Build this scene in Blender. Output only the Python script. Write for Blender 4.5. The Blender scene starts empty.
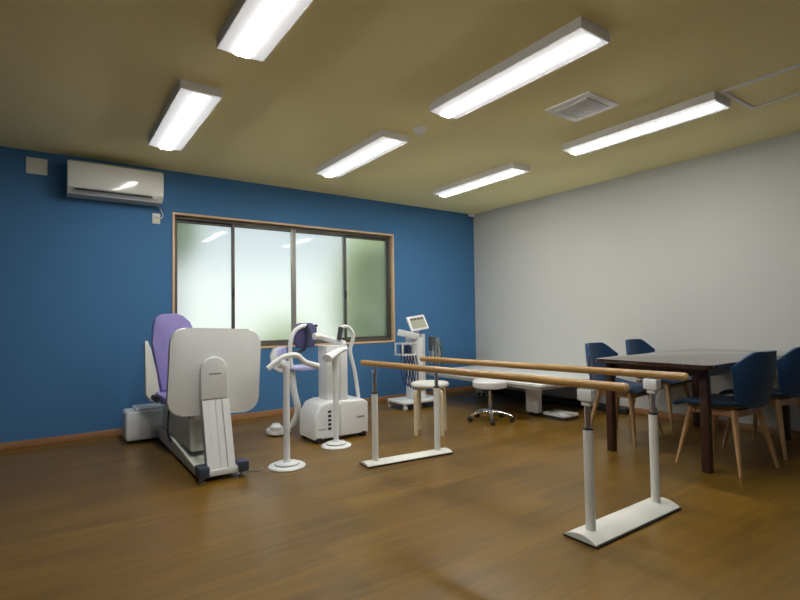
import bpy, bmesh, math, random
from mathutils import Vector, Matrix, Euler
random.seed(7)
S = bpy.context.scene
C = S.collection
PI = math.pi

# ------------------------------------------------------------------ camera
def make_camera():
    yaw, pitch, roll, fpx = 0.61387, 0.03627, -0.0153, 499.51
    f = Vector((math.sin(yaw)*math.cos(pitch), math.cos(yaw)*math.cos(pitch), math.sin(pitch)))
    r = Vector((math.cos(yaw), -math.sin(yaw), 0)); u = r.cross(f)
    r2 = r*math.cos(roll) + u*math.sin(roll); u2 = -r*math.sin(roll) + u*math.cos(roll)
    m = Matrix((r2, u2, -f)).transposed().to_4x4()
    m.translation = Vector((-5.0047, -5.2343, 1.0259))
    cd = bpy.data.cameras.new('camera'); cam = bpy.data.objects.new('camera', cd); C.objects.link(cam)
    cam.matrix_world = m; cd.sensor_width = 36; cd.lens = fpx/800*36; cd.clip_start = 0.05
    S.camera = cam
make_camera()

# ------------------------------------------------------------------ world, daylight, exposure
w = bpy.data.worlds.new('overcast_sky'); S.world = w; w.use_nodes = True
bg = w.node_tree.nodes['Background']; bg.inputs[0].default_value = (0.86, 0.93, 1.0, 1); bg.inputs[1].default_value = 1.9
sd = bpy.data.lights.new('sun', 'SUN'); sd.energy = 4.0; sd.angle = 0.2; sd.color = (1, 0.97, 0.9)
so = bpy.data.objects.new('sun', sd); so.rotation_euler = (math.radians(24), 0, math.radians(15)); C.objects.link(so)
LAMP = 46.0
S.view_settings.view_transform = 'Standard'; S.view_settings.look = 'None'
S.view_settings.gamma = 1; S.view_settings.use_curve_mapping = False
S.view_settings.exposure = 0.0

# ------------------------------------------------------------------ materials
def mat(name, col, rough=0.5, metal=0.0, coat=0.0, coat_rough=0.1, spec=0.5, sheen=0, noise=None, bump=None, emit=None):
    m = bpy.data.materials.new(name); m.use_nodes = True
    nt = m.node_tree; b = nt.nodes['Principled BSDF']
    b.inputs['Base Color'].default_value = (*col, 1); b.inputs['Roughness'].default_value = rough
    b.inputs['Metallic'].default_value = metal; b.inputs['Coat Weight'].default_value = coat
    b.inputs['Coat Roughness'].default_value = coat_rough; b.inputs['Specular IOR Level'].default_value = spec
    b.inputs['Sheen Weight'].default_value = sheen
    if emit:
        b.inputs['Emission Color'].default_value = (*emit[0], 1); b.inputs['Emission Strength'].default_value = emit[1]
    if noise or bump:
        tc = nt.nodes.new('ShaderNodeTexCoord')
    if noise:                       # (scale, amount)
        n = nt.nodes.new('ShaderNodeTexNoise'); n.inputs['Scale'].default_value = noise[0]; n.inputs['Detail'].default_value = 6
        nt.links.new(tc.outputs['Object'], n.inputs['Vector'])
        mx = nt.nodes.new('ShaderNodeMix'); mx.data_type = 'RGBA'
        a = noise[1]
        mx.inputs[6].default_value = (*[c*(1-a) for c in col], 1); mx.inputs[7].default_value = (*[min(1, c*(1+a)) for c in col], 1)
        nt.links.new(n.outputs['Fac'], mx.inputs[0]); nt.links.new(mx.outputs[2], b.inputs['Base Color'])
    if bump:                        # (scale, strength)
        n2 = nt.nodes.new('ShaderNodeTexNoise'); n2.inputs['Scale'].default_value = bump[0]; n2.inputs['Detail'].default_value = 4
        nt.links.new(tc.outputs['Object'], n2.inputs['Vector'])
        bp = nt.nodes.new('ShaderNodeBump'); bp.inputs['Strength'].default_value = bump[1]; bp.inputs['Distance'].default_value = 0.01
        nt.links.new(n2.outputs['Fac'], bp.inputs['Height']); nt.links.new(bp.outputs['Normal'], b.inputs['Normal'])
    return m

def wood_mat(name, c1, c2, scale, stretch, rough, coat=0.0):
    m = mat(name, c1, rough, coat=coat); nt = m.node_tree; b = nt.nodes['Principled BSDF']
    tc = nt.nodes.new('ShaderNodeTexCoord'); mp = nt.nodes.new('ShaderNodeMapping'); mp.inputs['Scale'].default_value = stretch
    n = nt.nodes.new('ShaderNodeTexNoise'); n.inputs['Scale'].default_value = scale; n.inputs['Detail'].default_value = 6; n.inputs['Distortion'].default_value = 0.6
    cr = nt.nodes.new('ShaderNodeValToRGB'); cr.color_ramp.elements[0].position = 0.3; cr.color_ramp.elements[1].position = 0.7
    cr.color_ramp.elements[0].color = (*c1, 1); cr.color_ramp.elements[1].color = (*c2, 1)
    nt.links.new(tc.outputs['Object'], mp.inputs[0]); nt.links.new(mp.outputs[0], n.inputs['Vector'])
    nt.links.new(n.outputs['Fac'], cr.inputs[0]); nt.links.new(cr.outputs[0], b.inputs['Base Color'])
    return m

def floor_mat():
    m = mat('laminate_planks', (0.3, 0.17, 0.08), 0.34); nt = m.node_tree; b = nt.nodes['Principled BSDF']
    L = nt.links.new
    tc = nt.nodes.new('ShaderNodeTexCoord')
    br = nt.nodes.new('ShaderNodeTexBrick'); br.offset = 0.37; br.offset_frequency = 2
    br.inputs['Scale'].default_value = 1; br.inputs['Brick Width'].default_value = 0.91; br.inputs['Row Height'].default_value = 0.15
    br.inputs['Mortar Size'].default_value = 0.0012; br.inputs['Mortar Smooth'].default_value = 0.3
    br.inputs['Color1'].default_value = (0.0, 0.0, 0.0, 1); br.inputs['Color2'].default_value = (1, 1, 1, 1); br.inputs['Mortar'].default_value = (0.5, 0.5, 0.5, 1)
    L(tc.outputs['Object'], br.inputs['Vector'])
    mp = nt.nodes.new('ShaderNodeMapping'); mp.inputs['Scale'].default_value = (1.2, 14, 1)
    L(tc.outputs['Object'], mp.inputs[0])
    n = nt.nodes.new('ShaderNodeTexNoise'); n.inputs['Scale'].default_value = 1.6; n.inputs['Detail'].default_value = 7; n.inputs['Distortion'].default_value = 0.8
    L(mp.outputs[0], n.inputs['Vector'])
    add = nt.nodes.new('ShaderNodeMath'); add.operation = 'MULTIPLY_ADD'; add.inputs[1].default_value = 0.28
    L(br.outputs['Color'], add.inputs[0]); 
    mul = nt.nodes.new('ShaderNodeMath'); mul.operation = 'MULTIPLY'; mul.inputs[1].default_value = 0.85
    L(n.outputs['Fac'], mul.inputs[0]); L(mul.outputs[0], add.inputs[2])
    cr = nt.nodes.new('ShaderNodeValToRGB')
    cr.color_ramp.elements[0].position = 0.25; cr.color_ramp.elements[0].color = (0.108, 0.056, 0.005, 1)
    cr.color_ramp.elements[1].position = 0.85; cr.color_ramp.elements[1].color = (0.225, 0.121, 0.014, 1)
    L(add.outputs[0], cr.inputs[0])
    mx = nt.nodes.new('ShaderNodeMix'); mx.data_type = 'RGBA'; mx.inputs[7].default_value = (0.10, 0.055, 0.025, 1)
    fm = nt.nodes.new('ShaderNodeMath'); fm.operation = 'MULTIPLY'; fm.inputs[1].default_value = 0.6
    L(br.outputs['Fac'], fm.inputs[0]); L(fm.outputs[0], mx.inputs[0]); L(cr.outputs[0], mx.inputs[6]); L(mx.outputs[2], b.inputs['Base Color'])
    n3 = nt.nodes.new('ShaderNodeTexNoise'); n3.inputs['Scale'].default_value = 3; L(tc.outputs['Object'], n3.inputs['Vector'])
    mr = nt.nodes.new('ShaderNodeMapRange'); mr.inputs['To Min'].default_value = 0.25; mr.inputs['To Max'].default_value = 0.37
    L(n3.outputs['Fac'], mr.inputs['Value']); L(mr.outputs[0], b.inputs['Roughness'])
    return m

def ceiling_mat():
    m = mat('textured_ceiling_paper', (0.40, 0.32, 0.17), 0.9, spec=0.2); nt = m.node_tree; b = nt.nodes['Principled BSDF']
    L = nt.links.new
    tc = nt.nodes.new('ShaderNodeTexCoord'); v = nt.nodes.new('ShaderNodeTexVoronoi'); v.inputs['Scale'].default_value = 70
    L(tc.outputs['Object'], v.inputs['Vector'])
    cr = nt.nodes.new('ShaderNodeValToRGB'); cr.color_ramp.elements[0].position = 0.0; cr.color_ramp.elements[1].position = 0.6
    cr.color_ramp.elements[0].color = (0.92, 0.83, 0.43, 1); cr.color_ramp.elements[1].color = (0.95, 0.87, 0.48, 1)
    L(v.outputs['Distance'], cr.inputs[0]); L(cr.outputs[0], b.inputs['Base Color'])
    bp = nt.nodes.new('ShaderNodeBump'); bp.inputs['Strength'].default_value = 0.12; bp.inputs['Distance'].default_value = 0.004
    L(v.outputs['Distance'], bp.inputs['Height']); L(bp.outputs['Normal'], b.inputs['Normal'])
    return m

def frosted_mat():
    m = bpy.data.materials.new('frosted_glass'); m.use_nodes = True
    b = m.node_tree.nodes['Principled BSDF']
    b.inputs['Base Color'].default_value = (0.93, 0.97, 0.95, 1)
    b.inputs['Roughness'].default_value = 0.46; b.inputs['IOR'].default_value = 1.45
    b.inputs['Transmission Weight'].default_value = 1.0
    b.inputs['Coat Weight'].default_value = 0.5; b.inputs['Coat Roughness'].default_value = 0.04
    return m

def foliage_mat(c):
    m = mat('foliage', c, 0.6, noise=(6, 0.4)); return m

M = dict(
    floor=floor_mat(), ceiling=ceiling_mat(), frosted=frosted_mat(),
    blue=mat('blue_wallpaper', (0.068, 0.195, 0.395), 0.75, spec=0.25, noise=(1.2, 0.05), bump=(220, 0.15)),
    white_wall=mat('off_white_wallpaper', (0.60, 0.605, 0.58), 0.85, spec=0.2, noise=(1.0, 0.03), bump=(220, 0.15)),
    skirting=wood_mat('skirting_wood', (0.34, 0.17, 0.075), (0.42, 0.22, 0.10), 3, (1, 1, 12), 0.4),
    casing=wood_mat('window_casing_wood', (0.72, 0.48, 0.27), (0.82, 0.58, 0.34), 3, (1, 1, 8), 0.45),
    alu=mat('dark_bronze_aluminium', (0.11, 0.105, 0.09), 0.45, metal=0.2),
    alu_lt=mat('grey_aluminium', (0.33, 0.33, 0.30), 0.4, metal=0.3),
    white=mat('white_plastic', (0.83, 0.85, 0.86), 0.32, coat=0.2),
    cream=mat('cream_plastic', (0.70, 0.71, 0.64), 0.4),
    beige=mat('beige_plate', (0.80, 0.78, 0.68), 0.45),
    panel=mat('light_grey_panel', (0.76, 0.78, 0.77), 0.4),
    aircon=mat('aircon_shell', (0.76, 0.76, 0.70), 0.14, coat=0.6, coat_rough=0.03),
    slot=mat('dark_slot', (0.03, 0.03, 0.035), 0.5),
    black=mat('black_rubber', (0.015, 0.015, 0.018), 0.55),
    navy_cap=mat('dark_slate_plastic', (0.045, 0.055, 0.085), 0.45),
    purple=mat('purple_vinyl', (0.26, 0.22, 0.53), 0.42, noise=(4, 0.05)),
    purple_dk=mat('dark_purple_vinyl', (0.10, 0.09, 0.24), 0.45),
    lavender=mat('lavender_vinyl', (0.52, 0.52, 0.85), 0.4),
    chrome=mat('chrome', (0.75, 0.76, 0.78), 0.16, metal=1.0),
    tube=mat('white_powder_coated_steel', (0.82, 0.84, 0.84), 0.35),
    ivory=mat('ivory_powder_coated_steel', (0.78, 0.78, 0.72), 0.4),
    rail=wood_mat('varnished_rail_wood', (0.36, 0.20, 0.06), (0.48, 0.28, 0.095), 4, (10, 1, 10), 0.3, coat=0.3),
    rail_end=wood_mat('rail_end_wood', (0.60, 0.38, 0.16), (0.68, 0.45, 0.2), 10, (1, 1, 1), 0.4),
    birch=wood_mat('pale_birch', (0.66, 0.55, 0.36), (0.74, 0.64, 0.45), 5, (8, 8, 1), 0.4),
    beech=wood_mat('beech_leg', (0.42, 0.23, 0.10), (0.54, 0.32, 0.15), 5, (8, 8, 1), 0.45),
    walnut=wood_mat('dark_walnut', (0.035, 0.018, 0.012), (0.055, 0.028, 0.018), 3, (1, 10, 1), 0.10, coat=1.0),
    walnut_leg=wood_mat('dark_walnut_leg', (0.035, 0.014, 0.009), (0.055, 0.022, 0.014), 5, (8, 8, 1), 0.35),
    fabric=mat('blue_woven_fabric', (0.011, 0.050, 0.130), 0.9, spec=0.2, sheen=0.2, bump=(300, 0.3)),
    fabric_navy=mat('navy_woven_fabric', (0.010, 0.022, 0.055), 0.9, spec=0.2, sheen=0.15, bump=(300, 0.3)),
    vinyl_white=mat('white_vinyl', (0.72, 0.72, 0.72), 0.4),
    screen=mat('device_screen', (0.42, 0.42, 0.33), 0.25),
    key=mat('dark_key', (0.06, 0.07, 0.08), 0.4),
    cable_green=mat('green_cable', (0.03, 0.09, 0.05), 0.5),
    cable_blue=mat('blue_cable', (0.03, 0.05, 0.14), 0.5),
    cable_grey=mat('grey_cable', (0.35, 0.35, 0.35), 0.5),
    led=mat('led_light_bar', (0.9, 0.9, 0.9), 0.4, emit=((1.0, 0.985, 0.94), LAMP)),
    lens=mat('translucent_lamp_cover', (0.85, 0.85, 0.85), 0.5, emit=((0.95, 0.96, 1.0), 0.45)),
    fixture=mat('white_enamel', (0.90, 0.90, 0.88), 0.4),
    ink=mat('dark_print', (0.04, 0.045, 0.05), 0.5),
    ink_grey=mat('grey_print', (0.22, 0.22, 0.26), 0.5),
    ground=mat('garden_gravel', (0.42, 0.42, 0.36), 0.9, noise=(5, 0.3)),
    render=mat('pale_garden_wall', (0.85, 0.86, 0.85), 0.9, noise=(2, 0.04)),
    house=mat('grey_house_render', (0.40, 0.44, 0.47), 0.9),
    soffit=mat('grey_eave', (0.30, 0.33, 0.34), 0.8),
    leaf=foliage_mat((0.36, 0.56, 0.16)), leaf2=foliage_mat((0.60, 0.74, 0.28)),
    bark=mat('bark', (0.10, 0.07, 0.05), 0.9),
)

# ------------------------------------------------------------------ mesh helpers
def rbox(bm, c, s, bev=0.0, rot=None, seg=2):
    r = bmesh.ops.create_cube(bm, size=1.0); vs = r['verts']
    bmesh.ops.scale(bm, vec=Vector(s), verts=vs)
    if bev > 0:
        es = list({e for v in vs for e in v.link_edges})
        o = bmesh.ops.bevel(bm, geom=es, offset=bev, segments=seg, affect='EDGES', profile=0.5)
        vs = list({v for f in o['faces'] for v in f.verts} | {v for v in vs if v.is_valid})
    m = Matrix.Translation(Vector(c))
    if rot: m = m @ Euler(rot).to_matrix().to_4x4()
    bmesh.ops.transform(bm, matrix=m, verts=vs)
    return bm
def bb(bm, x0, x1, y0, y1, z0, z1, bev=0.0, seg=2):
    return rbox(bm, ((x0+x1)/2, (y0+y1)/2, (z0+z1)/2), (abs(x1-x0), abs(y1-y0), abs(z1-z0)), bev, None, seg)
def spline(pts, n=8):
    P = [Vector(p) for p in pts]; out = []
    Q = [P[0]*2-P[1]] + P + [P[-1]*2-P[-2]]
    for i in range(1, len(Q)-2):
        for k in range(n):
            t = k/n; a, b, c, d = Q[i-1], Q[i], Q[i+1], Q[i+2]
            out.append(0.5*((2*b)+(c-a)*t+(2*a-5*b+4*c-d)*t*t+(3*b-a-3*c+d)*t**3))
    out.append(P[-1]); return out
def tube(bm, pts, r, seg=12, smooth=True, closed=False, r2=None, squash=None):
    P = spline(pts) if smooth and len(pts) > 2 else [Vector(p) for p in pts]
    n = len(P); rings = []; t0 = (P[1]-P[0]).normalized()
    up = Vector((0, 0, 1)) if abs(t0.z) < 0.9 else Vector((1, 0, 0))
    nrm = (up - t0*up.dot(t0)).normalized()
    for i, p in enumerate(P):
        t = (P[min(i+1, n-1)]-P[max(i-1, 0)]).normalized()
        nrm = (nrm - t*nrm.dot(t)).normalized(); bi = t.cross(nrm)
        rr = r if r2 is None else r + (r2-r)*i/(n-1)
        a, b = (rr, rr) if squash is None else (rr, rr*squash)
        rings.append([bm.verts.new(p + nrm*a*math.cos(2*PI*k/seg) + bi*b*math.sin(2*PI*k/seg)) for k in range(seg)])
    for i in range(n-1):
        for k in range(seg):
            bm.faces.new((rings[i][k], rings[i][(k+1) % seg], rings[i+1][(k+1) % seg], rings[i+1][k]))
    bm.faces.new(rings[0][::-1]); bm.faces.new(rings[-1])
    return bm
def cyl(bm, a, b, r, seg=20, r2=None): return tube(bm, [a, b], r, seg, smooth=False, r2=r2)
def lathe(bm, prof, c=(0, 0, 0), seg=32):
    c = Vector(c); rings = []
    for rad, z in prof:
        if rad < 1e-5: rings.append([bm.verts.new(c+Vector((0, 0, z)))])
        else: rings.append([bm.verts.new(c+Vector((rad*math.cos(2*PI*k/seg), rad*math.sin(2*PI*k/seg), z))) for k in range(seg)])
    for a, b in zip(rings, rings[1:]):
        for k in range(seg):
            k2 = (k+1) % seg
            if len(a) == 1 and len(b) == 1: continue
            if len(a) == 1: bm.faces.new((a[0], b[k2], b[k]))
            elif len(b) == 1: bm.faces.new((a[k], a[k2], b[0]))
            else: bm.faces.new((a[k], a[k2], b[k2], b[k]))
    if len(rings[0]) > 1: bm.faces.new(rings[0][::-1])
    if len(rings[-1]) > 1: bm.faces.new(rings[-1])
    return bm
def prism(bm, poly, axis, d0, d1, bev=0.0):
    def P(a, b, d):
        return {'x': (d, a, b), 'y': (a, d, b), 'z': (a, b, d)}[axis]
    A = [bm.verts.new(P(a, b, d0)) for a, b in poly]; B = [bm.verts.new(P(a, b, d1)) for a, b in poly]
    fs = [bm.faces.new(A[::-1]), bm.faces.new(B)]
    n = len(poly)
    for i in range(n): bm.faces.new((A[i], A[(i+1) % n], B[(i+1) % n], B[i]))
    if bev > 0:
        es = [e for f in fs for e in f.edges]
        bmesh.ops.bevel(bm, geom=es, offset=bev, segments=3, affect='EDGES', profile=0.5)
    return bm
def rrect(x0, x1, z0, z1, r, n=6):
    out = []
    for cx, cz, a0 in ((x1-r, z1-r, 0), (x0+r, z1-r, 90), (x0+r, z0+r, 180), (x1-r, z0+r, 270)):
        for k in range(n+1):
            a = math.radians(a0+90*k/n); out.append((cx+r*math.cos(a), cz+r*math.sin(a)))
    return out
def B(): return bmesh.new()

WM = {}
def thing(name, label, cat, loc=(0, 0, 0), rotz=0, group=None):
    o = bpy.data.objects.new(name, None); C.objects.link(o); o.empty_display_size = 0.1
    o.location = loc; o.rotation_euler = (0, 0, rotz); o['label'] = label; o['category'] = cat
    if group: o['group'] = group
    WM[o.name] = Matrix.Translation(Vector(loc)) @ Matrix.Rotation(rotz, 4, 'Z')
    return o
def obj(name, bm, m, parent=None, loc=None, label=None, ang=35):
    bmesh.ops.recalc_face_normals(bm, faces=bm.faces)
    if parent is not None: W = WM[parent.name]
    elif loc is not None: W = Matrix.Translation(Vector(loc))
    else: W = Matrix.Identity(4)
    bm.transform(W.inverted())
    me = bpy.data.meshes.new(name); bm.to_mesh(me); bm.free()
    me.polygons.foreach_set('use_smooth', [True]*len(me.polygons)); me.set_sharp_from_angle(angle=math.radians(ang))
    me.materials.append(M[m] if isinstance(m, str) else m)
    o = bpy.data.objects.new(name, me); C.objects.link(o)
    if parent is not None: o.parent = parent
    elif loc is not None: o.location = loc
    WM[o.name] = W
    if label: o['label'] = label
    return o
def tag(o, label, cat, group=None):
    o['label'] = label; o['category'] = cat
    if group: o['group'] = group
    return o
def struct(name, bm, m, parent=None, loc=None):
    o = obj(name, bm, m, parent, loc)
    if parent is None: o['kind'] = 'structure'
    return o
def dup(root, loc, rotz, label, group=None):
    r = root.copy(); C.objects.link(r); r.location = loc; r.rotation_euler = (0, 0, rotz); r['label'] = label
    if group: r['group'] = group
    def rec(src, dst):
        for ch in list(src.children):
            c = ch.copy(); C.objects.link(c); c.parent = dst; rec(ch, c)
    rec(root, r); return r

# ------------------------------------------------------------------ the room
X0, Y0, H = -7.2, -7.0, 2.5
WX0, WX1, WZ0, WZ1 = -4.02, -1.405, 0.725, 2.095
struct('floor', bb(B(), X0-.12, .12, Y0-.12, .16, -.1, 0), 'floor')
struct('ceiling', bb(B(), X0-.12, .12, Y0-.12, .16, H, H+.1), 'ceiling')
b = B(); bb(b, X0, WX0, 0, .14, 0, H); bb(b, WX1, 0, 0, .14, 0, H); bb(b, WX0, WX1, 0, .14, 0, WZ0); bb(b, WX0, WX1, 0, .14, WZ1, H)
struct('wall_back', b, 'blue')
struct('wall_right', bb(B(), 0, .12, Y0, .14, 0, H), 'white_wall')
struct('wall_left', bb(B(), X0-.12, X0, Y0, .14, 0, H), 'blue')
struct('wall_front', bb(B(), X0-.12, .12, Y0-.12, Y0, 0, H), 'blue')
def skirt(name, x0, x1, y0, y1):
    b = B(); bb(b, x0, x1, y0, y1, 0, .06, .003); struct(name, b, 'skirting')
skirt('baseboard_back', X0, 0, -.012, 0); skirt('baseboard_right', -.012, 0, Y0, -.013)
skirt('baseboard_left', X0, X0+.012, Y0, -.013); skirt('baseboard_front', X0+.013, -.013, Y0, Y0+.012)

# window
win = bpy.data.objects.new('window_1', None); C.objects.link(win); win.location = ((WX0+WX1)/2, 0, WZ0); win['kind'] = 'structure'
WM['window_1'] = Matrix.Translation(win.location)
def ring(bm, x0, x1, z0, z1, y0, y1, t, tt=None, bev=.002):
    tt = tt or t
    bb(bm, x0, x0+t, y0, y1, z0, z1, bev); bb(bm, x1-t, x1, y0, y1, z0, z1, bev)
    bb(bm, x0+t, x1-t, y0, y1, z1-tt, z1, bev); bb(bm, x0+t, x1-t, y0, y1, z0, z0+tt, bev); return bm
obj('casing', ring(B(), WX0, WX1, WZ0, WZ1, -.010, .10, .020), 'casing', win)
obj('window_frame', ring(B(), WX0+.020, WX1-.020, WZ0+.020, WZ1-.020, .045, .135, .022, .03), 'alu', win)
SZ0, SZ1 = WZ0+.05, WZ1-.05
sash = [(-3.98, -3.40, .100), (-3.43, -2.735, .070), (-2.755, -2.06, .070), (-2.09, -1.445, .100)]
for i, (a, c, y) in enumerate(sash):
    f = obj('sash', ring(B(), a, c, SZ0, SZ1, y-.014, y+.014, .030 if i in (1, 2) else .022, .03), 'alu', win)
    obj('pane', bb(B(), a+.018, c-.018, y-.003, y+.003, SZ0+.02, SZ1-.02), 'frosted', f)
obj('meeting_stile', bb(B(), -2.775, -2.715, .046, .060, SZ0, SZ1, .003), 'alu_lt', win)
for x in (-3.415, -2.075):
    b = B(); rbox(b, (x, .048, 1.32), (.018, .016, .09), .005); obj('sash_latch', b, 'black', win)

# ------------------------------------------------------------------ outside the window
b = B(); bb(b, -9, 4, .16, 9, -.35, -.25); struct('garden_ground', b, 'ground')
gw = obj('garden_wall', bb(B(), -8, 3, 3.2, 3.35, -.25, 1.95), 'render', loc=None); gw['kind'] = 'structure'
b = B(); bb(b, -7.4, .5, .15, .55, 2.42, 2.52); struct('eave', b, 'soffit')
b = B(); bb(b, -9, 4.5, 5.0, 8.0, -.25, 5.2); prism(b, [(4.5, 5.2), (8.5, 5.2), (6.5, 6.4)], 'x', -9.4, 4.9)
struct('neighbouring_house', b, 'house')
def shrub(x, y, zc, zr, r, m, n, label):
    h = zc+.25
    t = thing('garden_shrub', label, 'shrub', (x, y, -.25), 0, 'shrubs outside the window')
    rnd = random.Random(int(x*100)+n)
    b = B()
    for k in range(n):
        a = rnd.uniform(0, 2*PI); u = rnd.uniform(-1, 1); rr = r*rnd.uniform(.55, 1.05)
        s = math.sqrt(1-u*u)
        p = Vector((x+rr*s*math.cos(a), y+rr*s*math.sin(a)*.8, zc+zr*u*rnd.uniform(.6, 1)))
        rot = Euler((rnd.uniform(0, PI), rnd.uniform(0, PI), rnd.uniform(0, PI))).to_matrix()
        l = rnd.uniform(.05, .09)
        vs = [b.verts.new(p+rot @ Vector(q)) for q in ((-l, 0, 0), (0, -l*.4, .01), (l, 0, 0), (0, l*.4, .01))]
        b.faces.new(vs)
    obj('foliage', b, m, t, ang=180)
    b = B()
    for k in range(5):
        a = k*1.3; tube(b, [(x, y, -.25), (x+.1*math.cos(a), y+.1*math.sin(a), -.25+h*.3), (x+r*.5*math.cos(a), y+r*.5*math.sin(a), zc)], .015, 6)
    obj('stem', b, 'bark', t)
shrub(-3.85, 1.05, 2.15, .50, .28, 'leaf', 2600, 'green shrub crown outside the top left corner of the window')
shrub(-2.28, 1.55, .45, .60, .42, 'leaf2', 1800, 'low green shrub outside the second pane of the window')
shrub(-1.12, .98, 1.25, 1.30, .58, 'leaf2', 3000, 'big yellow-green shrub outside the right pane of the window')

# ------------------------------------------------------------------ ceiling fittings
def ring_box(bm, x0, x1, y0, y1, z0, z1, t):
    bb(bm, x0, x0+t, y0, y1, z0, z1); bb(bm, x1-t, x1, y0, y1, z0, z1); bb(bm, x0+t, x1-t, y0, y0+t, z0, z1); bb(bm, x0+t, x1-t, y1-t, y1, z0, z1)
def make_lamp():
    t = thing('ceiling_light', 'x', 'ceiling light', (0, 0, H), 0, 'long ceiling lights')
    b = B(); ring_box(b, -.125, .125, -.60, .60, H-.056, H, .006); bb(b, -.119, .119, -.594, .594, H-.02, H); obj('housing', b, 'fixture', t)
    b = B(); prism(b, [(x, H+z) for x, z in ((-.1185, -.048), (-.1185, -.055), (-.050, -.064), (.050, -.064), (.1185, -.055), (.1185, -.048))], 'y', -.593, .593); obj('lamp_cover', b, 'lens', t)
    b = B(); prism(b, [(x, H+z) for x, z in ((-.048, -.0642), (-.030, -.073), (.030, -.073), (.048, -.0642))], 'y', -.578, .578); obj('light_bar', b, 'led', t)
    return t
lamp = make_lamp()
lamps = [(-4.235, -1.44, 'long ceiling light nearest the air conditioner, at left'), (-2.76, -1.43, 'middle ceiling light of the row along the blue window wall'),
         (-1.27, -1.41, 'ceiling light closest to the corner of the blue and white walls'), (-4.175, -3.21, 'ceiling light cut off by the top edge of the photo'),
         (-2.745, -3.19, 'largest fully visible ceiling light, between smoke detector and square vent'), (-1.28, -3.18, 'ceiling light beside the access hatch, nearest the white wall'),
         (-4.175, -5.04, 'unseen ceiling light added above the camera to light the footplate')]  # last lamp is added out of view to brighten the leg press footplate
for i, (x, y, l) in enumerate(lamps):
    if i == 0: lamp.location = (x, y, H); lamp['label'] = l
    else: dup(lamp, (x, y, H), 0, l)

t = thing('ceiling_vent', 'square white ceiling vent with fine louvres between two long lights', 'vent', (-1.93, -3.14, H))
obj('vent_frame', prism(B(), rrect(-2.11, -1.75, -3.32, -2.96, .01), 'z', H-.012, H), 'fixture', t)
b = B()
bb(b, -2.06, -1.80, -3.27, -3.01, H-.020, H-.011, .002)
for k in range(11): rbox(b, (-1.93, -3.26+.024*k, H-.021), (.25, .012, .003), 0, (.5, 0, 0))
obj('louvre', b, 'panel', t)
t = thing('smoke_detector', 'small round white smoke detector on the ceiling', 'smoke detector', (-2.65, -2.20, H))
obj('detector_base', lathe(B(), [(.052, 0), (.052, -.012), (.046, -.016)], (-2.65, -2.20, H)), 'fixture', t)
obj('sensor_head', lathe(B(), [(.036, -.0165), (.036, -.034), (.026, -.045), (0, -.047)], (-2.65, -2.20, H)), 'fixture', t)
t = thing('access_hatch', 'rectangular ceiling access hatch with thin pale frame, near the right edge', 'hatch', (-1.11, -4.03, H))
b = B(); HX0, HX1, HY0, HY1 = -1.37, -.88, -4.27, -3.80
for a in ((HX0, HX0+.026, HY0, HY1), (HX1-.026, HX1, HY0, HY1), (HX0+.026, HX1-.026, HY0, HY0+.026), (HX0+.026, HX1-.026, HY1-.026, HY1)): bb(b, *a, H-.012, H)
obj('hatch_frame', b, 'fixture', t)
obj('hatch_panel', bb(B(), HX0+.028, HX1-.028, HY0+.028, HY1-.028, H-.004, H), 'ceiling', t)
b = B(); rbox(b, (-.09, -.06, H-.022), (.09, .06, .044), .01); tag(obj('motion_sensor', b, 'fixture', loc=(-.09, -.06, H)), 'tiny white sensor box on the ceiling in the corner of the walls', 'sensor')

# ------------------------------------------------------------------ on the blue wall
t = thing('air_conditioner', 'white wall-mounted air conditioner high on the blue wall', 'air conditioner', (-4.505, 0, 2.13))
b = B(); prism(b, [(0, 2.405), (-.185, 2.405), (-.215, 2.385), (-.225, 2.26), (-.215, 2.165), (-.16, 2.115), (0, 2.112)], 'x', -4.885, -4.135, .012)
b.transform(Matrix.Translation((0, 0, .02)));obj('casing', b, 'aircon', t)
b = B(); rbox(b, (-4.53, -.2115, 2.170), (.60, .012, .014), .002, (.25, 0, 0)); obj('outlet_slot', b, 'slot', t)
b = B(); rbox(b, (-4.515, -.190, 2.160), (.66, .045, .006), .002, (-.55, 0, 0)); obj('louvre_flap', b, 'aircon', t)
b = B(); bb(b, -4.24, -4.19, -.2215, -.212, 2.205, 2.215); obj('indicator_lamp', b, 'panel', t)
t = thing('wall_socket', 'small white wall socket below the right end of the air conditioner', 'socket', (-4.165, 0, 1.98))
b = B(); bb(b, -4.20, -4.13, -.010, 0, 1.965, 2.065, .004); obj('socket_plate', b, 'beige', t)
b = B(); bb(b, -4.18, -4.15, -.030, -.0102, 2.02, 2.05, .004); obj('plug', b, 'white', t)
tag(obj('power_cord', tube(B(), [(-4.165, -.034, 2.035), (-4.125, -.03, 2.02), (-4.11, -.02, 2.06), (-4.145, -.02, 2.130)], .004, 8), 'white', loc=(-4.165, -.034, 2.035)), 'short white cord between wall socket and air conditioner', 'cord')
t = thing('blank_wall_plate', 'square beige cover plate at the far left of the blue wall', 'wall plate', (-5.095, 0, 2.30))
b = B(); bb(b, -5.17, -5.02, -.012, 0, 2.30, 2.44, .004); obj('cover_plate', b, 'beige', t)

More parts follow.
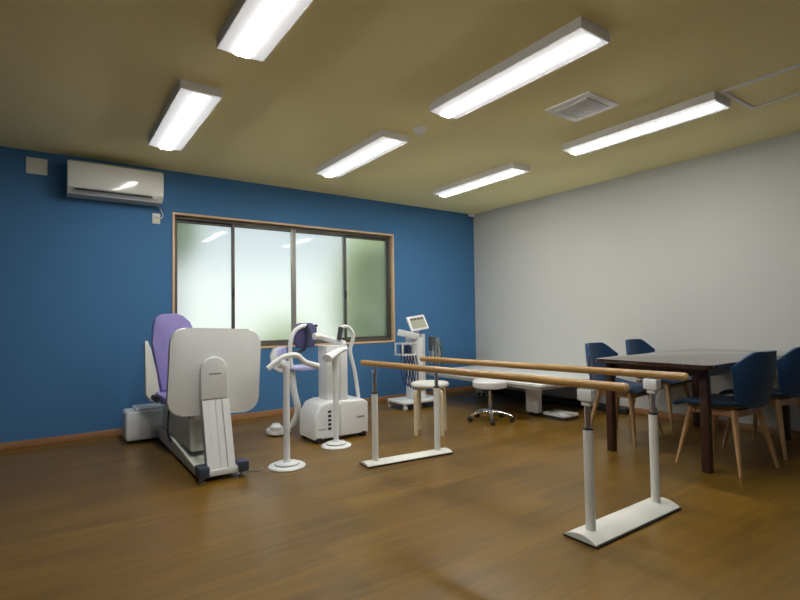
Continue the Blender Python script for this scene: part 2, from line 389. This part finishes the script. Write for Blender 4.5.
# ------------------------------------------------------------------ leg press machine
t = thing('leg_press_machine', 'leg press with big rounded footplate and purple backrest', 'exercise machine', (-4.07, -1.0, 0))
b = B(); prism(b, rrect(-4.365, -3.765, .395, .975, .095, 8), 'y', -1.725, -1.675, .012)
b.transform(Matrix.Translation((-4.065, 0, .685)) @ Matrix.Rotation(.045, 4, 'Y') @ Matrix.Translation((4.065, 0, -.685)))
fp = obj('footplate', b, 'panel', t)
b = B()
pts = [(-4.19, .505)] + [(-4.10+.085*math.cos(math.radians(a)), .70+.085*math.sin(math.radians(a))) for a in range(180, -1, -15)] + [(-4.005, .505)]
prism(b, [(x+.010, z) for x, z in pts], 'y', -1.765, -1.726, .008); obj('column_cap', b, 'panel', t)
b = B()   # slanting ribbed column
for x0, x1, dy in ((-4.185, -4.150, 0), (-4.148, -4.102, .006), (-4.100, -4.058, .006), (-4.056, -4.010, 0)):
    vs = []
    for (z, y, dx) in ((.50, -1.770, .014), (.055, -1.912, .016)):
        for yy in (y+dy, y+.07):
            for x in (x0, x1): vs.append(b.verts.new((x+dx, yy, z)))
    for f in ((0, 1, 3, 2), (4, 6, 7, 5), (0, 4, 5, 1), (2, 3, 7, 6), (0, 2, 6, 4), (1, 5, 7, 3)): b.faces.new([vs[i] for i in f])
obj('ribbed_column', b, 'panel', t)
b = B(); x = -4.120
for wd in (.008, .006, .009, .006, .008, .007, .009, .006): rbox(b, (x, -1.7662, .672), (wd, .002, .008), 0, (0, .25, 0)); x += wd+.0025
obj('logo_mark', b, 'ink', t)
b = B(); bb(b, -4.17, -3.97, -1.91, -1.80, .035, .075, .006); obj('cross_bar', b, 'panel', t)
for x in (-4.195, -3.945):
    b = B(); bb(b, x-.035, x+.035, -1.93, -1.82, .035, .105, .010); c = obj('end_cap', b, 'navy_cap', t)
    obj('levelling_foot', lathe(B(), [(.022, 0), (.022, .012), (.008, .014), (.008, .036)], (x, -1.875, 0), 16), 'chrome', c)
b = B(); prism(b, [(-1.799, .02), (-1.799, .075), (-1.0, .12), (-.45, .12), (-.45, .02)], 'x', -4.215, -3.97, .006); obj('base_frame', b, 'cream', t)
b = B(); prism(b, [(-1.55, .125), (-1.50, .34), (-1.2, .37), (-.55, .36), (-.50, .125)], 'x', -4.195, -3.99, .012); obj('body_cover', b, 'cream', t)
b = B(); prism(b, [(-4.195+.0, .36), (-3.99, .36), (-3.99, .40), (-4.195, .40)], 'y', -1.66, -1.25, .005); obj('slide_carriage', b, 'cream', t)
b = B(); prism(b, rrect(-4.465, -3.93, .025, .265, .025, 4), 'y', -.46, -.18, .012); rbox(b, (-4.28, -.32, .275), (.22, .24, .03), .012)
obj('rear_housing', b, 'white', t)
b = B(); bb(b, -4.43, -3.96, -.43, -.20, 0, .026); obj('housing_foot', b, 'black', t)
b = B(); prism(b, rrect(-4.27, -3.90, -1.02, -.58, .06), 'z', .385, .445, .018); obj('seat', b, 'purple', t)
def recl(bm, z0, y0, ang):
    m = Matrix.Translation((0, y0, z0)) @ Matrix.Rotation(ang, 4, 'X') @ Matrix.Translation((0, -y0, -z0)); bm.transform(m); return bm
top = [(-4.29, .85), (-4.285, .97), (-4.265, 1.06), (-4.22, 1.092), (-4.10, 1.098), (-4.04, 1.075), (-3.985, 1.02), (-3.95, .93), (-3.94, .85), (-4.00, .44), (-4.24, .44)]
b = B(); prism(b, top, 'y', -.68, -.60, .018); recl(b, .44, -.62, -.14); obj('backrest', b, 'purple', t)
b = B(); prism(b, [(-4.345, .86), (-4.325, .87), (-4.30, .80), (-4.225, .40), (-4.01, .40), (-3.95, .80), (-3.92, .87), (-3.90, .86), (-3.89, .40), (-3.95, .36), (-4.30, .36), (-4.345, .42)], 'y', -.66, -.585, .006); recl(b, .44, -.60, -.14); obj('back_shell', b, 'cream', t)
for s, x in ((1, -4.335), (-1, -3.86)):
    b = B(); tube(b, [(x+.05*s, -.80, .38), (x+.01*s, -.90, .43), (x-.01*s, -1.0, .455), (x-.01*s, -1.10, .455)], .013); hb = obj('side_handle', b, 'chrome', t)
    b = B(); tube(b, [(x-.01*s, -1.04, .455), (x-.01*s, -1.16, .455)], .022, smooth=False); obj('grip', b, 'black', hb)
b = B(); tube(b, [(-4.215, -.9, .33), (-4.225, -.92, .16), (-4.22, -1.0, .09)], .006, 8); obj('cable', b, 'black', t)
tag(obj('floor_cord', tube(B(), [(-3.90, -1.80, .004), (-3.82, -1.86, .004), (-3.77, -1.80, .004)], .003, 6), 'cable_grey', loc=(-3.90, -1.80, 0)), 'thin grey cord on the floor between leg press and round stand', 'cord')

# ------------------------------------------------------------------ two round-base handle stands
def make_stand(px, py, ang, label):
    t = thing('handle_stand', label, 'stand', (px, py, 0), 0, 'white handle stands on round bases')
    obj('disc_base', lathe(B(), [(.128, 0), (.130, .006), (.122, .014), (.085, .017), (.080, .030), (.030, .036), (.026, .05)], (px, py, 0), 40), 'white', t)
    obj('trim_ring', lathe(B(), [(.084, .0178), (.084, .024), (.0805, .024)], (px, py, 0), 40), 'key', t)
    obj('pole', cyl(B(), (px, py, .03), (px, py, .735), .022), 'tube', t)
    d = Vector((math.cos(ang), math.sin(ang), 0)); p = Vector((px, py, 0))
    b = B(); tube(b, [p-d*.13+Vector((0, 0, .690)), p-d*.07+Vector((0, 0, .735)), p+Vector((0, 0, .77)), p+d*.08+Vector((0, 0, .77)), p+d*.14+Vector((0, 0, .72)), p+d*.24+Vector((0, 0, .685))], .020)
    h = obj('curved_handle', b, 'tube', t)
    b = B(); tube(b, [p-d*.05+Vector((0, 0, .725)), p+Vector((0, 0, .70)), p+Vector((0, 0, .64))], .036, r2=.024, smooth=False); obj('neck', b, 'tube', t)
    return t
make_stand(-3.63, -1.88, -.10, 'white round-base stand with wide curved handle, nearest the big footplate')
# the second one shows its handle nearly end on
px, py = -3.09, -1.59
t = thing('handle_stand', 'white round-base stand with short saddle-like head, before the boxy trainer', 'stand', (px, py, 0), 0, 'white handle stands on round bases')
obj('disc_base', lathe(B(), [(.120, 0), (.122, .006), (.114, .014), (.082, .017), (.078, .030), (.030, .036), (.026, .05)], (px, py, 0), 40), 'white', t)
obj('trim_ring', lathe(B(), [(.081, .0178), (.081, .024), (.0785, .024)], (px, py, 0), 40), 'key', t)
obj('pole', cyl(B(), (px, py, .03), (px, py, .74), .022), 'tube', t)
b = B(); tube(b, [(px-.10, py-.05, .715), (px-.05, py-.03, .735), (px+.03, py+.0, .765), (px+.11, py+.03, .780)], .034, r2=.020, squash=1.5); obj('curved_handle', b, 'white', t)
b = B(); tube(b, [(px-.02, py-.01, .74), (px, py, .70), (px, py, .62)], .042, r2=.023, smooth=False); obj('neck', b, 'tube', t)

# ------------------------------------------------------------------ boxy trainer with column
t = thing('hip_trainer', 'white boxy floor trainer with tall column and curved side handle', 'exercise machine', (-2.95, -1.28, 0))
b = B(); prism(b, [(-3.205, .03), (-3.205, .22), (-3.15, .31), (-3.08, .335), (-2.99, .335), (-2.97, .30), (-2.97, .03)], 'y', -1.44, -1.12, .016)
prism(b, [(-2.969, .03), (-2.969, .30), (-2.95, .325), (-2.74, .325), (-2.69, .295), (-2.69, .03)], 'y', -1.44, -1.12, .016)
hs = obj('housing', b, 'white', t)
b = B()
for k in range(5): bb(b, -3.085, -3.055, -1.4425, -1.439, .10+.035*k, .122+.035*k)
obj('vent_slot', b, 'slot', hs)
b = B(); x = -2.80
for wd in (.012, .008, .014, .010, .012): rbox(b, (x, -1.4412, .175), (wd, .002, .016), 0); x += wd+.004
obj('printed_mark', b, 'ink_grey', hs)
b = B(); x = -3.17
for wd in (.012, .008, .014, .010, .012): rbox(b, (x, -1.4412, .11), (wd, .002, .008), 0); x += wd+.004
obj('printed_mark', b, 'ink_grey', hs)
for x in (-3.17, -3.0, -2.74):
    b = B(); bb(b, x-.022, x+.022, -1.445, -1.39, 0, .045, .006); obj('foot', b, 'black', hs)
for x in (-3.17, -2.74):
    b = B(); bb(b, x-.022, x+.022, -1.19, -1.14, 0, .045, .006); obj('foot', b, 'black', hs)
b = B()
for x0, x1, dy in ((-3.065, -3.000, 0), (-2.999, -2.935, .012), (-2.934, -2.865, 0)):
    bb(b, x0, x1, -1.39+dy, -1.22, .30, .80, .006)
obj('column', b, 'white', t)
b = B(); tube(b, [(-3.14, -1.30, .880), (-3.08, -1.30, .880), (-2.97, -1.30, .845), (-2.86, -1.32, .805)], .030, squash=1.3); obj('cross_arm', b, 'white', t)
b = B(); tube(b, [(-2.725, -1.33, .32), (-2.765, -1.34, .55), (-2.815, -1.35, .74), (-2.790, -1.35, .83), (-2.785, -1.35, .89), (-2.815, -1.35, .94), (-2.865, -1.35, .960), (-2.905, -1.35, .945)], .0165); sh = obj('side_handle', b, 'tube', t)
b = B(); tube(b, [(-2.905, -1.35, .955), (-2.915, -1.35, .90), (-2.925, -1.35, .845)], .022); obj('grip', b, 'key', sh)
b = B(); rbox(b, (-2.865, -1.36, .775), (.035, .03, .035), .006); obj('pivot_joint', b, 'key', t)
b = B(); cyl(b, (-3.12, -1.30, .905), (-3.12, -1.30, .965), .005, 10); lathe(b, [(0, .96), (.014, .965), (.014, .978), (0, .985)], (-3.12, -1.30, 0), 16); obj('adjusting_knob', b, 'black', t)

# ------------------------------------------------------------------ seat trainer behind
t = thing('seat_trainer', 'white tube-framed trainer with lavender seat and dark purple pad', 'exercise machine', (-3.25, -1.03, 0))
b = B(); prism(b, rrect(-3.27, -2.99, -1.17, -.93, .07), 'z', .580, .615, .014); obj('seat', b, 'lavender', t)
b = B(); prism(b, [(-3.39, .62), (-3.40, .71), (-3.375, .765), (-3.32, .785), (-3.26, .785), (-3.255, .63), (-3.31, .58)], 'y', -.99, -.94, .014); obj('backrest', b, 'lavender', t)
b = B(); prism(b, [(-3.41, .61), (-3.42, .72), (-3.39, .78), (-3.36, .77), (-3.36, .625), (-3.25, .585), (-3.22, .565), (-3.34, .565)], 'y', -1.03, -.991, .008); obj('back_shell', b, 'white', t)
b = B(); tube(b, [(-3.24, -1.05, .58), (-3.22, -1.05, .40), (-3.185, -1.05, .22), (-3.215, -.99, .085), (-3.28, -.93, .04)], .030); obj('seat_post', b, 'tube', t)
b = B(); tube(b, [(-3.25, -1.0, .58), (-3.27, -.97, .30), (-3.25, -.92, .045)], .018); obj('rear_post', b, 'tube', t)
b = B(); prism(b, rrect(-3.40, -3.20, -.99, -.80, .05), 'z', .012, .05, .012); bs = obj('foot_base', b, 'white', t)
b = B(); lathe(b, [(0, .05), (.05, .055), (.055, .085), (.03, .11), (0, .115)], (-3.345, -.94, 0), 24); obj('foot_cover', b, 'white', bs)
for x, y in ((-3.37, -.83), (-3.37, -.96), (-3.23, -.83), (-3.23, -.96)):
    obj('rubber_foot', lathe(B(), [(.015, 0), (.015, .013)], (x, y, 0), 14), 'black', bs)
b = B(); tube(b, [(-3.262, -1.10, .60), (-3.275, -1.10, .745), (-3.265, -1.10, .85), (-3.225, -1.10, .93), (-3.165, -1.10, .965), (-3.12, -1.10, .97)], .019); ah = obj('arc_handle', b, 'tube', t)
b = B(); tube(b, [(-3.118, -1.11, .975), (-3.10, -1.12, .90), (-3.125, -1.12, .78)], .019); obj('grip', b, 'navy_cap', ah)
b = B(); prism(b, rrect(-3.215, -3.02, .77, .995, .05), 'y', -1.085, -1.045, .012); obj('chest_pad', b, 'purple_dk', t)
b = B(); tube(b, [(-3.27, -1.06, .73), (-3.2, -1.06, .735), (-3.12, -1.06, .76), (-3.11, -1.065, .83)], .014); obj('pad_bracket', b, 'key', t)

# ------------------------------------------------------------------ parallel walking bars
t = thing('parallel_bars', 'wooden parallel walking bars on ivory height-adjustable posts', 'parallel bars', (-2.75, -3.0, 0))
A1, A2, B1, B2 = (-3.11, -2.215), (-2.59, -2.27), (-2.945, -3.815), (-2.37, -3.815)
ZB = .705
for P, Q, e0, e1 in ((A1, B1, .14, .185), (A2, B2, .15, .165)):
    p, q = Vector((*P, ZB)), Vector((*Q, ZB)); d = (q-p).normalized()
    a, c = p-d*e0, q+d*e1
    bar = obj('wooden_rail', cyl(B(), a, c, .0205, 24), 'rail', t)
    obj('rail_tip', cyl(B(), c-d*.0, c+d*.012, .0205, 24, r2=.012), 'rail_end', bar)
    obj('rail_tip', cyl(B(), a-d*.012, a, .012, 24, r2=.0205), 'rail_end', bar)
for i, (x, y) in enumerate((A1, A2, B1, B2)):
    po = obj('post', cyl(B(), (x, y, .02), (x, y, .495), .0225, 24), 'ivory', t)
    obj('collar', cyl(B(), (x, y, .495), (x, y, .503), .0235, 24), 'black', po)
    obj('inner_tube', cyl(B(), (x, y, .503), (x, y, .648), .0145, 20), 'chrome', po, label='chrome telescopic tube')
    b = B()
    if i > 1:
        rbox(b, (x, y, .655), (.052, .075, .055), .006); rbox(b, (x, y, .620), (.036, .045, .03), .005)
        obj('bar_bracket', b, 'panel', po)
    else:
        cyl(b, (x+.006, y-.006, .64), (x+.006, y-.006, .69), .009, 14); rbox(b, (x, y, .650), (.03, .04, .02), .004)
        obj('bar_bracket', b, 'chrome', po)
def foot(a, c, wd, h, ends):
    # domed base board: arched cross-section
    p, q = Vector((*a, 0)), Vector((*c, 0)); d = (q-p).normalized(); n = Vector((-d.y, d.x, 0))
    p = p-d*ends; q = q+d*ends
    for nm, m, k, zo, ww, th in (('base_board', 'ivory', 12, .010, wd, None), ('rubber_edge', 'black', 1, 0.0, wd+.012, .0095)):
        b = B(); A = []; Bq = []
        for s in range(k+1):
            u = -1+2*s/k; z = zo+h*(1-u*u)+.004 if th is None else th
            A.append(b.verts.new(p+n*u*ww/2+Vector((0, 0, z)))); Bq.append(b.verts.new(q+n*u*ww/2+Vector((0, 0, z))))
        a0 = [b.verts.new(p-n*ww/2+Vector((0, 0, zo+.0002))), b.verts.new(p+n*ww/2+Vector((0, 0, zo+.0002)))]
        b0 = [b.verts.new(q-n*ww/2+Vector((0, 0, zo+.0002))), b.verts.new(q+n*ww/2+Vector((0, 0, zo+.0002)))]
        for s in range(k): b.faces.new((A[s], A[s+1], Bq[s+1], Bq[s]))
        b.faces.new([a0[0]]+A+[a0[1]]); b.faces.new([b0[1]]+Bq[::-1]+[b0[0]])
        b.faces.new((a0[0], b0[0], Bq[0], A[0])); b.faces.new((a0[1], A[-1], Bq[-1], b0[1])); b.faces.new((a0[0], a0[1], b0[1], b0[0]))
        obj(nm, b, m, t)
foot(A1, A2, .135, .014, .09); foot(B1, B2, .165, .024, .085)

# ------------------------------------------------------------------ birch stool
t = thing('round_stool', 'pale birch stool with round cream seat and bent legs', 'stool', (-2.20, -1.70, 0))
c = (-2.20, -1.70)
obj('seat', lathe(B(), [(0, .412), (.155, .412), (.168, .420), (.170, .435), (.160, .448), (0, .452)], (*c, 0), 40), 'cream', t)
for k in range(4):
    a = math.radians(90*k); d = Vector((math.cos(a), math.sin(a), 0)); p = Vector((*c, 0))
    b = B(); tube(b, [p+d*.06+Vector((0, 0, .396)), p+d*.11+Vector((0, 0, .396)), p+d*.152+Vector((0, 0, .375)), p+d*.163+Vector((0, 0, .32)), p+d*.163+Vector((0, 0, .15)), p+d*.163+Vector((0, 0, .0))], .0165, squash=1.2)
    obj('leg', b, 'birch', t)

# ------------------------------------------------------------------ rolling stool
t = thing('rolling_stool', 'low rolling stool with round white seat and chrome five-star base', 'stool', (-1.45, -1.63, 0))
c = (-1.42, -1.67)
obj('seat', lathe(B(), [(0, .325), (.145, .325), (.165, .332), (.170, .350), (.168, .385), (.155, .400), (0, .405)], (*c, 0), 40), 'vinyl_white', t)
obj('seat_plate', cyl(B(), (*c, .31), (*c, .3245), .10, 24), 'black', t)
obj('gas_lift', cyl(B(), (*c, .09), (*c, .31), .016), 'chrome', t)
b = B(); lathe(b, [(.03, .065), (.034, .085), (.026, .12)], (*c, 0), 20); obj('hub', b, 'chrome', t)
for k in range(5):
    a = math.radians(14+72*k); d = Vector((math.cos(a), math.sin(a), 0)); p = Vector((*c, 0))
    lg = obj('base_arm', tube(B(), [p+d*.02+Vector((0, 0, .095)), p+d*.12+Vector((0, 0, .085)), p+d*.215+Vector((0, 0, .058))], .016, r2=.010, squash=1.2), 'chrome', t)
    q = p+d*.215; n = Vector((-d.y, d.x, 0)); b = B()
    for s in (-1, 1): cyl(b, q+n*s*.006+Vector((0, 0, .022)), q+n*s*.022+Vector((0, 0, .022)), .022, 18)
    cyl(b, q+n*-.006+Vector((0, 0, .022)), q+n*.006+Vector((0, 0, .022)), .008, 10); cyl(b, q+Vector((0, 0, .026)), q+Vector((0, 0, .058)), .006, 8)
    obj('caster', b, 'black', lg)

# ------------------------------------------------------------------ low treatment table along the white wall
t = thing('treatment_table', 'long low white treatment table against the white wall', 'table', (-.70, -1.2, 0))
b = B(); prism(b, rrect(-1.19, -.013, -2.11, -.30, .02, 3), 'z', .345, .375, .005); obj('tabletop', b, 'white', t)
b = B(); bb(b, -1.16, -.03, -2.08, -.33, .315, .3445); obj('top_frame', b, 'panel', t)
for x, y in ((-.89, -1.77), (-.35, -.45)):
    b = B(); bb(b, x-.04, x+.04, y-.075, y+.075, .035, .3145, .010); lg = obj('leg', b, 'white', t)
    for s in (-1, 1):
        b = B()
        cyl(b, (x-.014, y+s*.045, .018), (x+.014, y+s*.045, .018), .018, 14)
        bb(b, x-.008, x+.008, y+s*.045-.008, y+s*.045+.008, .02, .036)
        obj('caster', b, 'black', lg)
tag(obj('case_and_shadow', bb(B(), -.16, -.02, -2.35, -.35, 0, .06, .01), 'black', loc=(-.09, -1.4, 0)), 'low black case and floor shadow built as one strip along the white wall', 'case')  # one black box stands for a low item and the shadow along the wall

# body scale
t = thing('body_scale', 'flat white scale on the floor beside the treatment table leg', 'scale', (-.76, -2.02, 0), .2)
b = B(); prism(b, rrect(-.895, -.655, -2.15, -1.87, .03), 'z', .030, .052, .006); obj('platform', b, 'white', t)
b = B(); prism(b, rrect(-.885, -.665, -2.14, -1.88, .03), 'z', .004, .0298); obj('scale_base', b, 'key', t)
b = B(); bb(b, -.82, -.74, -1.925, -1.89, .052, .054); obj('display', b, 'slot', t)

# ------------------------------------------------------------------ electrotherapy cart
t = thing('therapy_cart', 'medical device trolley with tilted screen, baskets and hanging cables', 'medical device', (-1.50, -.55, 0))
b = B(); prism(b, rrect(-1.80, -1.22, -.74, -.36, .05), 'z', .070, .095, .008); base = obj('base_tray', b, 'panel', t)
for x in (-1.76, -1.26):
    for y in (-.70, -.40):
        b = B(); cyl(b, (x-.014, y, .026), (x+.014, y, .026), .026, 16); bb(b, x-.020, x+.020, y-.012, y+.012, .03, .069, .004); obj('caster', b, 'panel', base)
b = B(); bb(b, -1.575, -1.435, -.62, -.46, .0955, .80, .012); obj('body', b, 'white', t)
b = B(); bb(b, -1.434, -1.385, -.60, -.48, .0955, .84, .008); obj('side_column', b, 'panel', t)
b = B()
S0 = (-1.495, -.60, .965)
rbox(b, S0, (.255, .028, .185), .012, (-.45, -.12, 0)); sc_ = obj('screen_panel', b, 'white', t)
def on_panel(u, v, sx, sz, m, nm, k=.0155):
    R_ = Euler((-.45, -.12, 0)).to_matrix(); p = Vector(S0)+R_ @ Vector((u, -k, v))
    b = B(); rbox(b, p, (sx, .003, sz), 0, (-.45, -.12, 0)); obj(nm, b, m, sc_)
on_panel(0, .0, .20, .135, 'screen', 'display')
for k in range(4): on_panel(-.072+.048*k, .045, .036, .022, 'key', 'key_button', .0175)
b = B(); tube(b, [(-1.47, -.55, .80), (-1.47, -.56, .86), (-1.475, -.585, .93)], .022); obj('screen_neck', b, 'panel', t)
b = B(); rbox(b, (-1.63, -.60, .835), (.22, .14, .075), .012, (.1, .22, 0)); obj('paper_tray', b, 'white', t, label='tilted white tray')
b = B()   # open rack on the left side
ring(b, -1.76, -1.545, .60, .745, -.66, -.645, .018); ring(b, -1.76, -1.545, .60, .745, -.52, -.505, .018)
for z in (.609, .736):
    for x in (-1.751, -1.554): bb(b, x-.006, x+.006, -.645, -.52, z-.006, z+.006)
obj('side_rack', b, 'panel', t)
for x in (-1.70, -1.62):
    b = B(); lathe(b, [(.0, .620), (.030, .620), (.034, .64), (.034, .70), (.02, .72), (0, .72)], (x, -.58, 0), 18); obj('suction_cup', b, 'cable_blue', t)
b = B()
for k in range(5): bb(b, -1.34, -1.20, -.62, -.61, .56+.05*k, .566+.05*k)
for x in (-1.335, -1.27, -1.205): bb(b, x-.003, x+.003, -.625, -.61, .55, .80)
bb(b, -1.384, -1.20, -.62, -.50, .55, .558)
obj('wire_basket', b, 'chrome', t)
b = B(); rbox(b, (-1.315, -.64, .72), (.075, .05, .17), .01); obj('handset', b, 'key', t, label='dark handset')
rnd = random.Random(3)
for k in range(6):
    x = -1.33+.023*k; z0 = .80-.01*k
    b = B(); tube(b, [(x, -.63, z0), (x+.01, -.66, z0-.10), (x-.01+rnd.uniform(-.02, .02), -.67, z0-.25-rnd.uniform(0, .1)), (x+.03, -.66, z0-.14), (x+.04, -.63, z0-.01)], .006, 7)
    obj('cable', b, 'cable_green' if k % 2 else 'cable_grey', t)
for k in range(5):
    x = -1.76+.04*k
    b = B(); tube(b, [(x, -.64, .61), (x-.02, -.66, .45), (x+.03, -.66, .28-.02*k), (x+.07, -.64, .42), (x+.05, -.63, .60)], .007, 7)
    obj('cable', b, 'cable_blue', t)

# ------------------------------------------------------------------ dining / consultation table
t = thing('meeting_table', 'glossy dark brown wooden table with rounded corners', 'table', (-.85, -3.36, 0))
b = B(); prism(b, rrect(-1.66, -.04, -3.80, -2.98, .07, 6), 'z', .675, .702, .005); obj('tabletop', b, 'walnut', t)
b = B(); ring(b, -1.50, -.14, -3.69, -3.05, .60, .6745, .022)
b.free(); b = B()
for a in ((-1.49, -.15, -3.70, -3.68), (-1.49, -.15, -3.06, -3.04)): bb(b, *a, .61, .6745)
for a in ((-1.50, -1.48, -3.68, -3.06), (-.16, -.14, -3.68, -3.06)): bb(b, *a, .61, .6745)
obj('apron', b, 'walnut_leg', t)
for x in (-1.51, -.15):
    for y in (-3.70, -3.03):
        b = B(); bb(b, x-.027, x+.027, y-.027, y+.027, 0, .6745, .006); obj('leg', b, 'walnut_leg', t)

def make_chair(name, label, m, loc):
    t = thing(name, label, 'chair', (0, 0, 0), 0, 'blue shell chairs at the dark table')
    # front of the chair is +y.  shell: seat pan flowing into a winged back
    def shell_pt(u, v):
        if v < .45:
            s = v/.45                                 # seat, front to back
            hw = .225 - .01*s
            y = .22 - .42*s; z = .435 + .014*(1-s)**3*0 - .02*math.sin(PI*s) + .03*abs(u)**3*s
            if s < .15: z -= .03*(1-s/.15)**2
            return Vector((u*hw, y, z))
        s = (v-.45)/.55                               # back, bottom to top
        hw = .190 + .035*math.sin(min(1, s*1.25)*PI*.5)
        y = -.20 - .085*s**.9 - .015*math.sin(PI*s)
        y += (.120*s**.5)*abs(u)**2.4
        z = .435 + .345*s - .02*(1-s) + .03*abs(u)**3*(1-s)
        z -= .105*(max(0, abs(u)-.50)/.50)**1.5*s**3
        return Vector((u*hw, y, z))
    def patch(v0, v1, nu=16, nv=14, th=.028):
        b = B(); top = []; bot = []
        for j in range(nv+1):
            v = v0+(v1-v0)*j/nv
            rt = []; rb = []
            for i in range(nu+1):
                u = -1+2*i/nu; p = shell_pt(u, v); e = .004
                du = shell_pt(min(1, u+e), v)-shell_pt(max(-1, u-e), v); dv = shell_pt(u, min(1, v+e))-shell_pt(u, max(0, v-e))
                n = du.cross(dv).normalized()
                edge = min(1, (1-abs(u))*9+.35)
                rt.append(b.verts.new(p+n*th*.5*edge)); rb.append(b.verts.new(p-n*th*.5*edge))
            top.append(rt); bot.append(rb)
        for j in range(nv):
            for i in range(nu):
                b.faces.new((top[j][i], top[j][i+1], top[j+1][i+1], top[j+1][i])); b.faces.new((bot[j][i], bot[j+1][i], bot[j+1][i+1], bot[j][i+1]))
            b.faces.new((top[j][0], top[j+1][0], bot[j+1][0], bot[j][0])); b.faces.new((top[j][nu], bot[j][nu], bot[j+1][nu], top[j+1][nu]))
        for i in range(nu):
            b.faces.new((top[0][i], bot[0][i], bot[0][i+1], top[0][i+1])); b.faces.new((top[nv][i], top[nv][i+1], bot[nv][i+1], bot[nv][i]))
        return b
    obj('seat', patch(0, .46), m, t, ang=60); obj('backrest', patch(.46, 1), m, t, ang=60)
    b = B(); prism(b, rrect(-.17, .17, -.14, .18, .05), 'z', .452, .470, .006); b.transform(Matrix.Translation((0, 0, -.03))); obj('cushion', b, m, t)
    b = B()
    rbox(b, (0, .13, .375), (.32, .035, .045), .004); rbox(b, (0, -.13, .375), (.32, .035, .045), .004)
    rbox(b, (-.13, 0, .375), (.035, .225, .045), .004); rbox(b, (.13, 0, .375), (.035, .225, .045), .004)
    obj('under_frame', b, 'beech', t)
    for sx in (-1, 1):
        for sy in (-1, 1):
            b = B(); tube(b, [(sx*.145, sy*.135, .400), (sx*.225, sy*.205, 0)], .026, 10, smooth=False, r2=.013, squash=.8)
            bmesh.ops.bisect_plane(b, geom=list(b.verts)+list(b.edges)+list(b.faces), plane_co=(0, 0, .0), plane_no=(0, 0, 1), clear_inner=True)
            obj('leg', b, 'beech', t)
    t.location = (loc[0], loc[1], 0); t.rotation_euler = (0, 0, math.radians(loc[2]))
    return t
c1 = make_chair('shell_chair', 'blue shell chair on the window side, at the left end of the table', 'fabric', (-1.03, -2.85, 182))
dup(c1, (-.25, -2.76, 0), math.radians(180), 'blue shell chair on the window side, closer to the white wall')
c2 = make_chair('shell_chair', 'blue shell chair on the near side of the table, beside the front table leg', 'fabric', (-1.24, -3.70, -6))
dup(c2, (-.57, -3.72, 0), math.radians(-6), 'blue shell chair cut off at the right edge of the photo, near the white wall')
